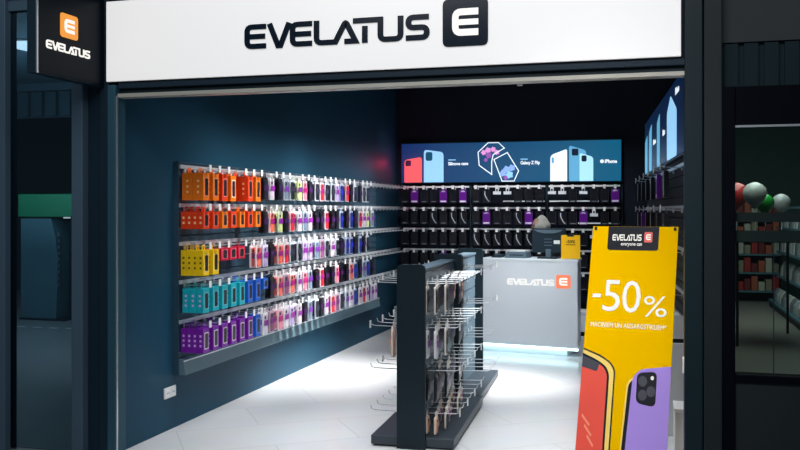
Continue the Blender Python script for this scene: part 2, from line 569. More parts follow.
# ------------------------------------------------------------------ right neighbour behind its window
struct('floor_neighbour', B(.42, 6, 4.9, 19, -0.1, 0), M['shop_floor2'])
struct('ceiling_neighbour', B(.42, 6, 5.1, 19, 3.3, 3.4), M['hall_wall'])
struct('wall_neighbour_back', B(.1, 6, 18.4, 18.5, 0, 3.3), M['neigh_wall'])
struct('wall_neighbour_right', B(4.6, 4.7, 5.1, 18.4, 0, 3.3), M['neigh_wall'])
struct('wall_bulkhead', B(.366, 2.6, 5.03, 5.10, 2.49, 3.4), M['neigh_grey'])
mb = B(.366, 2.6, 5.06, 5.10, 2.25, 2.49)
for q in range(22):
    x = .38 + q * .10
    mb.box(x, x + .07, 5.04, 5.06, 2.255, 2.485)
struct('trim_13', mb, M['corr'])
w2 = struct('window_2', B(.366, .431, 4.98, 5.08, 0, 2.25).box(.431, 2.6, 4.99, 5.08, 2.045, 2.25).box(.431, 2.6, 4.98, 5.08, .70, .735), M['fascia'], .004)
obj('pane', B(.431, 2.6, 5.03, 5.04, .735, 2.045), M['glass_right'], w2)
obj('glazing_bead', B(.431, 2.6, 4.982, 4.99, 2.034, 2.045), M['steel'], w2, label='bright steel strip along the top of the window')
obj('frosted_stripe', B(.431, 2.6, 5.025, 5.03, 1.537, 1.587), M['frost'], w2)
obj('frosted_stripe', B(.431, 2.6, 5.025, 5.03, 1.432, 1.492), M['frost'], w2)
obj('joint', B(.622, .626, 5.022, 5.03, .735, 1.432), M['frame'], w2)
struct('wall_window_panel', B(.366, 2.6, 5.0, 5.08, 0, .70), M['frame_grey'])

# ------------------------------------------------------------------ hooks and packages
ORD = ['zeroth', 'first', 'second', 'third', 'fourth', 'fifth', 'sixth', 'seventh', 'eighth', 'ninth', 'tenth', 'eleventh', 'twelfth', 'thirteenth', 'fourteenth', 'fifteenth', 'sixteenth', 'seventeenth', 'eighteenth', 'nineteenth', 'twentieth']


def ordinal(n):
    if n <= 20:
        return ORD[n]
    t, u = divmod(n, 10)
    if u == 0:
        return {3: 'thirtieth', 4: 'fortieth'}[t]
    return {2: 'twenty', 3: 'thirty'}[t] + '-' + ORD[u]


ROWN = ['top', 'second', 'middle', 'fourth', 'bottom']
hook_mesh, tag_mesh = {}, {}


def hook_at(parent, loc, rz, length=.22, with_tag=True, rail='wall'):
    """a wire hook pointing along its local +x, with its price tag"""
    key = (round(length, 3), rail)
    if key not in hook_mesh:
        mb = MB().tube([(0, 0, 0), (length - .02, 0, .006), (length, 0, .012), (length + .008, 0, .035)], .0030, 5)
        mb.box(-.004, .006, -.012, .012, -.016, .016)
        hook_mesh[key] = mb.mesh('hook', M['hook_steel'])
        tag_mesh[key] = MB().box(length + .008, length + .012, -.017, .017, -.012, .038).mesh('price_tag', M['tag_white'])
    h = bpy.data.objects.new('hook', hook_mesh[key])
    COL.objects.link(h)
    h.parent = parent
    po = parent['_o']
    h.location = (loc[0] - po[0], loc[1] - po[1], loc[2] - po[2])
    h.rotation_euler = (0, 0, rz)
    if with_tag:
        t = bpy.data.objects.new('price_tag', tag_mesh[key])
        COL.objects.link(t)
        t.parent = h
    return h


PM = {}


def pm(name, c, rough=0.4, **kw):
    if name not in PM:
        PM[name] = mat('pack_' + name, c, rough, **kw)
    return PM[name]


COLS = {
    'O': ('orange', rgb(242, 120, 12)), 'R': ('red orange', rgb(232, 62, 14)), 'Y': ('yellow', rgb(250, 205, 10)),
    'D': ('crimson', rgb(205, 20, 60)), 'T': ('turquoise', rgb(20, 175, 190)), 'B': ('blue', rgb(20, 95, 200)), 'P': ('purple', rgb(120, 20, 160)),
}
# blister packs: word, card colour, case colour, band colour
BL = {
    'w': ('white', rgb(232, 230, 232), rgb(205, 195, 208), rgb(130, 30, 140)),
    'k': ('black', rgb(14, 14, 20), rgb(24, 24, 34), rgb(60, 20, 80)),
    'c': ('coral', rgb(235, 225, 225), rgb(240, 105, 85), rgb(150, 20, 110)),
    's': ('silver', rgb(200, 208, 218), rgb(110, 130, 150), rgb(110, 40, 150)),
    'g': ('pale green', rgb(225, 232, 215), rgb(205, 225, 140), rgb(120, 30, 140)),
    'b': ('navy blue', rgb(190, 200, 220), rgb(25, 45, 130), rgb(40, 50, 180)),
    'l': ('lilac', rgb(225, 220, 235), rgb(180, 160, 210), rgb(130, 30, 140)),
    'r': ('red', rgb(225, 215, 220), rgb(215, 35, 50), rgb(140, 20, 110)),
    'p': ('pink', rgb(232, 215, 222), rgb(225, 130, 150), rgb(170, 20, 110)),
    'x': ('clear', rgb(205, 212, 220), rgb(16, 20, 32), rgb(50, 50, 70)),
    't': ('tan', rgb(235, 215, 200), rgb(235, 180, 150), rgb(225, 165, 140)),
    'e': ('cream edged black', rgb(225, 215, 205), rgb(14, 14, 20), rgb(22, 20, 28)),
    'm': ('mauve', rgb(190, 170, 185), rgb(130, 75, 110), rgb(120, 30, 120)),
}


def slot(mb, w_, top, t0, t1):
    """hanging tab with an open euro slot; the hook runs through z = 0"""
    mb.box(t0, t1, -.022, -.009, top, .010)
    mb.box(t0, t1, .009, .022, top, .010)
    mb.box(t0, t1, -.022, .022, .010, .018)


TEMPL = {}


def box_pack(code, wd, h, th, ndots, white_win=False, wide=False):
    key = ('box', code, wd, h, th, ndots, white_win)
    if key in TEMPL:
        return copy_tree(TEMPL[key]), False
    word, c = COLS[code]
    m = pm(word.replace(' ', '_'), c, noise=.04, nscale=12)
    r = bpy.data.objects.new('phone_case_box', None)
    COL.objects.link(r)
    r.empty_display_size = .02
    mb = B(0, th, -wd / 2, wd / 2, -.02 - h, -.02)
    slot(mb, wd, -.02, th * .4, th * .4 + .004)
    obj('box', mb, m, r)
    mb = MB()
    for z in ndots:
        for xx in ([.5] if th > .06 else [.5]):
            mb.box(th * xx - .008, th * xx + .008, -wd / 2 - .0012, -wd / 2, -.02 - h * z - .008, -.02 - h * z + .008)
    obj('side_print', mb, pm('dots_' + word.replace(' ', '_'), rgb(250, 210, 150) if code in 'OR' else (rgb(120, 95, 10) if code == 'Y' else rgb(215, 180, 235))), r)
    win = obj('window', B(th, th + .0015, -wd * .30, wd * .33, -.02 - h * .86, -.02 - h * .16), pm('window_light', rgb(240, 225, 225)) if white_win else pm('window_' + word.replace(' ', '_'), tuple(.75 * q + .2 for q in c)), r)
    fr = frame((th + .0015, 0, 0), (0, 1, 0), (0, 0, 1), (1, 0, 0))
    obj('phone_picture', MB().prism(rnd(rect(-wd * .24, wd * .27, -.02 - h * .82, -.02 - h * .2), .012), fr, 0, .001), pm('picture_dark', rgb(30, 24, 30)), win)
    TEMPL[key] = r
    return r, True


def blister(code, wd=.095, h=.185, th=.012):
    key = ('bl', code, wd, h)
    if key in TEMPL:
        return copy_tree(TEMPL[key])
    word, c1, c2, c3 = BL[code]
    r = bpy.data.objects.new('phone_case_pack', None)
    COL.objects.link(r)
    r.empty_display_size = .02
    fr = frame((0, 0, 0), (0, 1, 0), (0, 0, 1), (1, 0, 0))
    mb = MB().prism(rnd(rect(-wd / 2, wd / 2, -.02 - h, -.02), .01, 2), fr, 0, th)
    slot(mb, wd, -.021, th * .3, th * .3 + .003)
    obj('card', mb, pm('card_' + word.replace(' ', '_'), c1, .35), r)
    case = obj('case', MB().prism(rnd(rect(-wd * .38, wd * .38, -.02 - h * .95, -.02 - h * .10), .014, 3), fr, th, th + .005), pm('case_' + word.replace(' ', '_'), c2, .3), r)
    obj('camera_ring', MB().prism(rnd(rect(-wd * .30, -wd * .02, -.02 - h * .30, -.02 - h * .15), .006, 2), fr, th + .005, th + .007), pm('ring', rgb(30, 30, 45)), case)
    obj('band', MB().prism(rect(-wd * .46, wd * .46, -.02 - h * .58, -.02 - h * .34), fr, th + .007, th + .0085), pm('band_' + word.replace(' ', '_'), c3, .4), r)
    TEMPL[key] = r
    return r


def black_pack(style):
    """small dark accessory box of the back wall"""
    key = ('acc', style)
    if key in TEMPL:
        return copy_tree(TEMPL[key])
    r = bpy.data.objects.new('accessory_box', None)
    COL.objects.link(r)
    r.empty_display_size = .02
    fr = frame((0, 0, 0), (0, 1, 0), (0, 0, 1), (1, 0, 0))
    wd, h, th = .10, .175, .03
    body = {'purple': rgb(95, 15, 135), 'white': rgb(225, 228, 232)}.get(style, rgb(12, 14, 22))
    mb = B(0, th, -wd / 2, wd / 2, -.02 - h, -.02)
    slot(mb, wd, -.02, .012, .016)
    if style == 'white':
        mb = B(0, th, -wd / 2, wd / 2, -.085, -.045)
        slot(mb, wd, -.045, .012, .016)
    obj('box', mb, pm('acc_' + style, body, .35), r)
    wh = pm('acc_print', rgb(225, 225, 230))
    if style == 'purple':
        obj('logo_print', MB().prism([(-.035, -.05), (.035, -.05), (.012, -.026), (-.012, -.026)], fr, th, th + .001), wh, r)
        obj('text_print', MB().prism(rect(-.042, .042, -.185, -.163), fr, th, th + .001), wh, r)
    elif style == 'plain':
        obj('text_print', MB().prism(rect(-.03, .035, -.182, -.172), fr, th, th + .001), pm('acc_grey', rgb(130, 135, 145)), r)
    elif style == 'cable':
        obj('cable_picture', MB().stroke(rnd([(-.02, -.04), (-.02, -.09), (.0, -.13), (.025, -.17), (.04, -.178)], .02, 3, False), .012, fr, th, th + .001), pm('acc_light', rgb(190, 195, 205)), r)
    TEMPL[key] = r
    return r


# ---- left product wall
XW = -3.33
sl = thing('slatwall', (XW, 8.3, .39), 'long navy slatwall with a lower ledge covering the left wall', 'slatwall')
mb = MB()
z = .42
while z < 1.94:
    mb.box(-3.368, XW, 5.84, 10.72, z, min(z + .062, 1.945))
    z += .0712
mb.box(-3.369, -3.352, 5.84, 10.72, .40, 1.945)
obj('panel', mb, M['navy_slat'], sl)
obj('end_trim', B(-3.369, -3.325, 5.835, 5.84, .39, 1.95), M['navy_slat'], sl)
obj('top_trim', B(-3.369, -3.322, 5.84, 10.72, 1.945, 1.957), M['navy_slat'], sl)
fl = frame((0, 5.84, 0), (1, 0, 0), (0, 0, 1), (0, 1, 0))
obj('ledge', MB().prism([(-3.369, .39), (-3.27, .39), (-3.285, .495), (-3.295, .505), (-3.369, .505)], fl, 0, 4.88), mat('ledge_lit_slate', (.10, .17, .21), .4, noise=.06), sl, .003)  # light from above is put into the ledge's paler colour
obj('ledge_lip', B(-3.286, -3.28, 5.84, 10.72, .488, .496), M['rail_steel'], sl)
mb = MB()
for zz in (1.50, 1.22):
    mb.box(-3.352, -3.326, 5.9, 8.4, zz, zz + .008)
obj('groove_insert', mb, M['steel'], sl)

ROWZ = [1.905, 1.62, 1.337, 1.055, .762]
PITCH, Y0 = .15, 5.905
ROWS = [
    'O2 O1 R1 Ow Ow R2 O1 k w k s x g p k x r x x l b r k x k x x',
    'R4 R1 O1 R1 O1 R1 O2 k c g k r w s w k k r k k b k b k r w g s',
    'Y4 Y1 D1 D1 D1 D1 c l k c r x x l l s m x w x k b b k b k x',
    'T3 T1 T1 T1 T1 B2 B1 B1 k c m c w p s k r k k p k k c b k s b k',
    'P4 P1 P2 P1 P1 P2 B1 w m p w l w k s x k w r m x s w b w r w l w',
]
BOXH = [.19, .115, .175, .165, .165]
for ri, row in enumerate(ROWS):
    zr = ROWZ[ri]
    hr = thing('hook_rail', (XW, 8.8, zr), 'silver hook rail holding the %s row of packages on the left slatwall' % ROWN[ri], 'hook rail', 'hook rails on the left slatwall')
    obj('rail', B(XW + .001, XW + .016, 5.845, 11.8, zr, zr + .028), M['rail_steel'], hr)
    codes = row.split()
    for i in range(39):
        y = Y0 + i * PITCH
        if y > 11.75:
            break
        hook_at(hr, (XW + .016, y, zr - .012), 0, .20, with_tag=(i < len(codes) and i % 4 != 3))
    lastx = 0
    for i, cde in enumerate(codes):
        y = Y0 + i * PITCH
        place = '%s hook from left, %s row, left wall' % (ordinal(i + 1), ROWN[ri])
        if cde[0] in COLS:
            n = 1 if cde[1] == 'w' else int(cde[1])
            h = BOXH[ri] + .012
            if cde[0] == 'D':
                h = .10
            if cde[0] == 'B' and i == 7:
                h = .09
            th = {1: .07, 2: .085, 3: .055, 4: .044}[n]
            nd = [.3, .5, .7] if ri in (0, 2, 4) else ([.35, .65] if ri == 1 else [.3, .5, .7])
            x = XW + .195 - n * (th + .002)
            if cde[1] == 'w' or cde[0] == 'D':
                x = XW + .045          # these hang close to the wall
            wd_ = .125 if cde[0] == 'D' else .092
            for q in range(n):
                o, _ = box_pack(cde[0], wd_, h, th, tuple(nd), cde[1] == 'w' or cde[0] in 'P')
                o.location = (x, y, zr - .012)
                x += th + .002
                lab = '%s case box' % COLS[cde[0]][0]
                if n > 1:
                    d_ = n - q
                    lab += (' foremost on ' if d_ == 1 else ' %s back on ' % ordinal(d_))
                else:
                    lab += ' on '
                tag(o, lab + place, 'package', '%s phone case boxes on the left slatwall' % COLS[cde[0]][0])
        else:
            word = BL[cde][0]
            n = 2 if i < 24 else 1
            for q in range(n):
                o = blister(cde)
                o.location = (XW + .185 - q * (.05 if cde != 'k' else .03) - (i * 7 % 3) * .006, y, zr - .012)
                lab = '%s case pack %s' % (word, 'front on' if (q == 0 and n == 2) else ('behind on' if n == 2 else 'on'))
                tag(o, lab.strip() + ' ' + place, 'package', '%s phone case packs on the left slatwall' % word)

# ---- back wall: slatwall bays, hook rails, accessory boxes
BAYS = [(-3.285, -2.345, 'left'), (-2.305, -1.325, 'centre'), (-1.30, -.362, 'right')]
ROWB = [1.903, 1.614, 1.332, 1.05, .765]
CONT = [
    ['kpkkpkp', 'kkkckcc', 'kkkkkkk', 'kkkkpkk'],
    ['kcwwkkk', 'kpkkcpk', 'ccccccc', 'kkckkck'],
    ['wwkwkkp', 'kckpwkk', 'ckkkwpw', 'kkwkkkw', 'kkpkwkk'],
]
STY = {'k': 'plain', 'p': 'purple', 'c': 'cable', 'w': 'white'}
SW = {'k': 'black accessory box', 'p': 'purple accessory box', 'c': 'black cable box', 'w': 'small white accessory box'}
for bi, (x0, x1, bn) in enumerate(BAYS):
    bay = thing('slatwall', ((x0 + x1) / 2, 11.85, .3), 'dark slatwall bay at the %s of the back wall' % bn, 'slatwall', 'slatwall bays of the back wall')
    mb = B(x0, x1, 11.87, 11.89, .32, 1.93)
    z = .33
    while z < 1.9:
        mb.box(x0, x1, 11.85, 11.87, z, z + .062)
        z += .0712
    obj('panel', mb, M['slat_black'], bay)
    obj('side_trim', B(x1 + .002, x1 + .02, 11.83, 11.89, .32, 1.93), M['dark_plastic'], bay)
    for ri, items in enumerate(CONT[bi]):
        zr = ROWB[ri]
        hr = thing('hook_rail', ((x0 + x1) / 2, 11.85, zr), 'silver hook rail of the %s row in the %s bay of the back wall' % (ROWN[ri], bn), 'hook rail', 'hook rails on the back wall')
        obj('rail', B(x0 + .01, x1 - .01, 11.836, 11.849, zr, zr + .024), M['tag_white'], hr)
        if (bi, ri) in ((1, 0), (2, 0), (2, 1)):
            xa, xb = {(1, 0): (.42, .98), (2, 0): (.02, .70), (2, 1): (.42, .98)}[(bi, ri)]
            obj('lower_rail', B(x0 + (x1 - x0) * xa, x0 + (x1 - x0) * xb, 11.836, 11.849, zr - .195, zr - .178), M['tag_white'], hr)
        n = len(items)
        for i in range(n):
            x = x0 + (x1 - x0) * (i + .5) / n
            hook_at(hr, (x, 11.838, zr - .012), -math.pi / 2, .16)
            s_ = items[i]
            o = black_pack(STY[s_])
            o.location = (x, 11.838 - .12, zr - .012)
            o.rotation_euler = (0, 0, -math.pi / 2)
            tag(o, '%s, %s from left, %s row, %s back wall bay' % (SW[s_], ordinal(i + 1), ROWN[ri], bn), 'package', '%s on the back wall' % SW[s_].replace('box', 'boxes'))
plinth = thing('base_cabinet', (-1.8, 11.6, 0), 'low white base cabinet along the foot of the back wall', 'cabinet')
obj('body', B(-3.3, -.2, 11.45, 11.845, .06, .29), M['white_counter'], plinth, .004)
obj('top', B(-3.3, -.2, 11.44, 11.845, .29, .31), M['white_counter'], plinth, .003)
obj('kickboard', B(-3.28, -.22, 11.5, 11.845, 0, .06), M['dark_plastic'], plinth)

# ------------------------------------------------------------------ lightbox on the back wall
def screen_mat(name, ca, cb, axis, a0, a1, s):
    m = mat(name, (0.01, 0.02, 0.03), 0.4, emit=ca, es=s)
    nt = m.node_tree
    b = nt.nodes['Principled BSDF']
    tc = nt.nodes.new('ShaderNodeTexCoord')
    sp = nt.nodes.new('ShaderNodeSeparateXYZ')
    mr = nt.nodes.new('ShaderNodeMapRange')
    mr.inputs[1].default_value, mr.inputs[2].default_value = a0, a1
    mx = nt.nodes.new('ShaderNodeMix')
    mx.data_type = 'RGBA'
    mx.inputs[6].default_value = (*ca, 1)
    mx.inputs[7].default_value = (*cb, 1)
    nt.links.new(tc.outputs['Object'], sp.inputs[0])
    nt.links.new(sp.outputs[axis], mr.inputs[0])
    nt.links.new(mr.outputs[0], mx.inputs[0])
    nt.links.new(mx.outputs[2], b.inputs['Emission Color'])
    return m


lb = thing('lightbox', (-1.83, 11.85, 1.97), 'long blue lit advertising panel with phone pictures on the back wall', 'lightbox')
obj('frame', B(-3.30, -.35, 11.80, 11.895, 1.965, 2.515), M['dark_plastic'], lb, .004)
pan = obj('panel', B(-3.29, -.36, 11.79, 11.80, 1.975, 2.505), screen_mat('lightbox_print', rgb(8, 42, 100), rgb(4, 92, 128), 0, -1.46, 1.47, 1.0), lb)
fl2 = frame((0, 11.79, 0), (1, 0, 0), (0, 0, 1), (0, -1, 0))
E_ = {'red': emis('print_red', rgb(255, 95, 100)), 'sky': emis('print_sky', rgb(150, 205, 245)), 'white': emis('print_white', rgb(235, 245, 255)), 'pale': emis('print_pale', rgb(170, 225, 240)),
      'mid': emis('print_mid', rgb(95, 165, 205)), 'teal': emis('print_teal', rgb(15, 75, 105)), 'dark': emis('print_dark', rgb(10, 25, 50)), 'pink': emis('print_pink', rgb(225, 150, 215)),
      'flower': emis('print_flower', rgb(140, 175, 240)), 'violet': emis('print_violet', rgb(150, 85, 175))}


def pict(name, pts, m, r=.02, d=(0, .002), parent=None, fr=None):
    return obj(name, MB().prism(rnd(pts, r), fr or fl2, *d), E_[m], parent or lb)


ph = pict('phone_picture', [(-3.25, 1.977), (-3.005, 1.977), (-3.005, 2.325), (-3.25, 2.285)], 'red', [0, 0, .04, .04])
pict('camera_picture', rect(-3.235, -3.155, 2.2, 2.28), 'dark', .02, (.002, .003), ph)
ph = pict('phone_picture', [(-2.975, 1.977), (-2.70, 1.977), (-2.70, 2.385), (-2.975, 2.425)], 'sky', [0, 0, .05, .05])
pict('camera_picture', rect(-2.95, -2.855, 2.27, 2.39), 'teal', .03, (.002, .003), ph)
obj('text', text_mb('Silicone case', fl2, -2.635, -2.36, 2.205, 2.25, 0, .002, .03), E_['white'], lb)
obj('text', MB().prism(rect(-2.635, -2.53, 2.272, 2.284), fl2, 0, .002), E_['sky'], lb)
for outl in ([(-1.95, 2.50), (-1.87, 2.425), (-2.02, 2.34), (-2.04, 2.25), (-2.04, 2.075), (-2.21, 2.20), (-2.225, 2.375), (-2.09, 2.50)],
             [(-2.01, 2.275), (-1.83, 2.365), (-1.68, 2.12), (-1.74, 1.985), (-1.90, 1.985)]):
    obj('folding_phone_picture', MB().stroke(outl, .013, fl2, 0, .002, True), E_['white'], lb)
for (cx, cz, rr, m) in ((-2.09, 2.40, .045, 'pink'), (-2.02, 2.41, .04, 'pink'), (-2.15, 2.37, .04, 'pink'), (-2.08, 2.33, .045, 'violet'), (-2.12, 2.27, .03, 'violet'), (-1.97, 2.37, .04, 'pink'),
                        (-1.84, 2.14, .055, 'flower'), (-1.77, 2.16, .05, 'flower'), (-1.89, 2.09, .05, 'flower'), (-1.80, 2.07, .055, 'sky'), (-1.85, 2.03, .035, 'violet')):
    obj('flower_picture', MB().prism([(cx + rr * math.cos(t * math.pi / 5) * (1 if t % 2 else .72), cz + rr * math.sin(t * math.pi / 5) * (1 if t % 2 else .72)) for t in range(10)], fl2, .0005, .0015 + rr * .01), E_[m], lb)
obj('text', text_mb('Galaxy Z Flip', fl2, -1.655, -1.40, 2.19, 2.25, 0, .002, .03), E_['white'], lb)
obj('text', MB().prism(rect(-1.655, -1.56, 2.268, 2.28), fl2, 0, .002), E_['sky'], lb)
ph = pict('phone_picture', [(-1.263, 1.977), (-1.045, 1.977), (-1.045, 2.40), (-1.263, 2.32)], 'white', [0, 0, .03, .05])
pict('camera_picture', rect(-1.245, -1.215, 2.215, 2.29), 'mid', .012, (.002, .003), ph)
ph = pict('phone_picture', [(-1.02, 1.977), (-.80, 1.977), (-.80, 2.375), (-1.0, 2.44), (-1.02, 2.43)], 'mid', [0, 0, .04, .04, .01])
pict('camera_picture', rect(-.985, -.90, 2.31, 2.40), 'dark', .02, (.002, .003), ph)
ph = pict('phone_picture', [(-.885, 1.977), (-.71, 1.977), (-.71, 2.29), (-.87, 2.34), (-.885, 2.33)], 'pale', [0, 0, .04, .03, .01], (.0035, .005))
pict('camera_picture', rect(-.86, -.795, 2.23, 2.31), 'dark', .02, (.005, .006), ph)
obj('text', text_mb('iPhone', fl2, -.565, -.41, 2.205, 2.255, 0, .002, .04), E_['white'], lb)
obj('logo_dot', MB().prism([(-.60 + .025 * math.cos(t * .6283), 2.23 + .025 * math.sin(t * .6283)) for t in range(10)], fl2, 0, .002), E_['white'], lb)

# lightbox on the right wall, along the slanted wall
ya = Vector((.19 + .0675 * .6, 5.6, 0))
yb = Vector((-.053, 9.8, 0))
du = (yb - ya).normalized()
nu = Vector((-du.y, du.x, 0))
if nu.x > 0:
    nu = -nu
ln = (yb - ya).length
fr_r = frame(ya, du, (0, 0, 1), nu)


def yl(y):
    return (y - 5.6) / du.y


rl = thing('lightbox', (.1, 7.7, 1.97), 'blue lit advertising panel high on the right wall seen edge on', 'lightbox')
obj('frame', MB().prism(rect(-.02, ln + .01, 1.965, 2.52), fr_r, -.075, -.01), M['dark_plastic'], rl)
obj('panel', MB().prism(rect(0, ln, 1.975, 2.505), fr_r, -.01, 0), emis('side_panel_print', rgb(4, 28, 58)), rl)


def pict_r(pts, m, r=.03):
    obj('phone_picture', MB().prism(rnd(pts, r), fr_r, 0, .002), E_[m], rl)


pict_r([(yl(6.42), 1.977), (yl(7.15), 1.977), (yl(7.15), 2.34), (yl(6.85), 2.44), (yl(6.42), 2.30)], 'sky')
pict_r([(yl(7.85), 1.977), (yl(8.15), 1.977), (yl(8.15), 2.36), (yl(7.85), 2.42)], 'mid')
pict_r([(yl(8.8), 1.977), (yl(9.15), 1.977), (yl(9.15), 2.36), (yl(8.8), 2.42)], 'mid')
pict_r([(yl(9.4), 1.977), (yl(9.75), 1.977), (yl(9.75), 2.30), (yl(9.4), 2.36)], 'mid')
for (a, b, z0) in ((6.25, 6.5, 2.40), (7.35, 7.55, 2.2), (8.3, 8.6, 2.2)):
    obj('text', text_mb('iPhone', fr_r, yl(b), yl(a), z0, z0 + .05, 0, .002, .03), E_['white'], rl)

# right wall hook rails
ROWR = [1.89, 1.61, 1.33, 1.05]
rs = thing('slatwall', (.1, 7.7, .9), 'dark slatwall below the lit panel on the right wall', 'slatwall')
mb = MB().prism(rect(0, ln, .9, 1.96), fr_r, -.075, -.04)
z = .91
while z < 1.9:
    mb.prism(rect(0, ln, z, z + .062), fr_r, -.04, -.02)
    z += .0712
obj('panel', mb, M['slat_black'], rs)
ang = math.atan2(nu.y, nu.x)
for ri, zr in enumerate(ROWR):
    c_ = fr_r(ln / 2, zr, -.02)
    hr = thing('hook_rail', c_, 'silver hook rail of the %s row on the right wall' % ['top', 'second', 'third', 'lowest'][ri], 'hook rail', 'hook rails on the right wall')
    obj('rail', MB().prism(rect(.02, ln - .02, zr, zr + .02), fr_r, -.019, -.006), M['steel'], hr)
    for i in range(6):
        t = .55 + i * .60
        p = fr_r(t, zr - .012, -.010)
        hook_at(hr, p, ang, .13)
        st = 'purple' if (ri, i) in ((0, 1), (1, 4)) else ('cable' if (i + ri) % 3 == 0 else 'plain')
        o = black_pack(st)
        o.location = fr_r(t, zr - .012, .08)
        o.rotation_euler = (0, 0, ang)
        cd_ = {'purple': 'p', 'plain': 'k', 'cable': 'c'}[st]
        tag(o, '%s, %s from entrance, %s row on right wall' % (SW[cd_], ordinal(i + 1), ['top', 'second', 'third', 'lowest'][ri]), 'package', '%s on the right wall' % SW[cd_].replace('box', 'boxes'))
rc = thing('base_cabinet', (.15, 7.2, 0), 'white base cabinet along the right wall behind the yellow banner', 'cabinet')
obj('body', MB().prism(rect(.98, ln, 0, .66), fr_r, -.07, .10), M['white_counter'], rc, .004)
obj('drawer_row', MB().prism(rect(.98, ln, .69, .86), fr_r, -.07, .10), M['white_counter'], rc, .004)
obj('shadow_gap', MB().prism(rect(.99, ln, .66, .69), fr_r, -.07, .085), M['dark_plastic'], rc)

# ------------------------------------------------------------------ outlet on the left wall
ou = thing('wall_socket', (-3.37, 5.765, .28), 'white double socket low on the navy left wall', 'socket')
obj('plate', B(-3.369, -3.358, 5.70, 5.86, .235, .315), M['white_plastic'], ou, .004)
for yy in (5.742, 5.818):
    s_ = obj('socket', B(-3.358, -3.354, yy - .03, yy + .03, .245, .305), M['tag_white'], ou, .003)
    mb = MB()
    for dy in (-.01, .01):
        mb.box(-3.354, -3.3535, yy + dy - .003, yy + dy + .003, .27, .28)
    obj('socket_hole', mb, M['dark_plastic'], s_)

# ------------------------------------------------------------------ counter
ca, cb = Vector((-1.862, 9.972, 0)), Vector((-.755, 9.786, 0))
cu_ = (cb - ca).normalized()
cn = Vector((cu_.y, -cu_.x, 0))
clen = (cb - ca).length
fc = frame(ca, cu_, (0, 0, 1), cn)
ct = thing('counter', tuple(ca + cu_ * clen / 2), 'white service counter with lit logo and glowing light strip at its foot', 'counter')
fplan = frame(ca, cu_, -cn, (0, 0, 1))
obj('body', MB().prism([(0, 0), (clen, 0), (clen - .10, .55), (0, .55)], fplan, .095, 1.03), M['white_counter'], ct, .004)
obj('worktop', MB().prism([(-.005, -.005), (clen + .008, -.005), (clen - .09, .56), (-.005, .56)], fplan, 1.03, 1.055), M['white_counter'], ct, .004)
obj('plinth', MB().prism(rect(.02, clen - .13, 0, .095), fc, -.5, -.05), M['white_counter'], ct)
obj('light_strip', MB().prism(rect(.0, clen, .072, .094), fc, -.03, .003), M['led'], ct)
logotype(ct, fc, .325, .86, .768, .835, 0, .004, M['lit_white'])
emblem(ct, fc, .885, 1.045, .745, .892, 0, .004, emis('counter_logo', rgb(245, 130, 90)), M['lit_white'], .16)


def ctop(s, d, z=1.0555):
    return fc(s, z, -d)


# till monitor seen from behind
mo = thing('till_monitor', ctop(.735, .25), 'dark till monitor on the counter seen from behind', 'monitor')
fm = frame(Vector(ctop(.735, .25, 0)), cu_, Vector((0, 0, 1)), cn)
obj('screen_back', MB().prism(rnd(rect(-.19, .185, 1.12, 1.395), .012), fm, -.03, .02), M['dark_plastic'], mo, .004)
obj('screen', MB().prism(rnd(rect(-.175, .17, 1.135, 1.38), .008), fm, -.034, -.03), M['blade_face'], mo)
obj('hump', MB().prism([(-.17, 1.378), (.165, 1.378), (.12, 1.352), (.05, 1.338), (-.05, 1.338), (-.12, 1.352)], fm, .02, .032), M['mid_plastic'], mo)
mb = MB()
for q in range(3):
    mb.prism(rect(-.05, .04, 1.20 + q * .035, 1.207 + q * .035), fm, .02, .023)
obj('vent', mb, M['mid_plastic'], mo)
obj('sticker', MB().prism(rect(.06, .13, 1.22, 1.26), fm, .02, .022), M['tag_white'], mo)
obj('stand', MB().prism(rect(-.03, .03, 1.0705, 1.16), fm, -.02, .04), M['mid_plastic'], mo, .006)
obj('foot', MB().prism(rnd(rect(-.11, .11, 1.0555, 1.0725), .004), fm, -.09, .10), M['dark_plastic'], mo, .006)

# receipt printer and reader left of it
pr = thing('receipt_printer', ctop(.37, .25), 'low dark receipt printer with a pale top left of the monitor', 'printer')
fp = frame(Vector(ctop(.37, .25, 0)), cu_, Vector((0, 0, 1)), cn)
obj('body', MB().prism([(-.13, 1.0555), (.135, 1.0555), (.125, 1.125), (-.105, 1.125)], fp, -.1, .1), M['mid_plastic'], pr, .008)
obj('lid', MB().prism(rect(-.085, .105, 1.125, 1.142), fp, -.08, .07), M['white_plastic'], pr, .006)
obj('paper_slot', MB().prism(rect(-.07, .09, 1.085, 1.095), fp, .1, .102), M['dark_plastic'], pr)
cr = thing('card_reader', ctop(.14, .22), 'small dark card reader at the left end of the counter', 'card reader')
fq = frame(Vector(ctop(.14, .22, 0)), cu_, Vector((0, 0, 1)), cn)
obj('body', MB().prism([(-.06, 1.0555), (.06, 1.0555), (.055, 1.095), (-.05, 1.075)], fq, -.07, .07), M['dark_plastic'], cr, .006)
obj('keypad', MB().prism(rect(-.03, .03, 1.083, 1.092), fq, -.055, .03), M['mid_plastic'], cr)

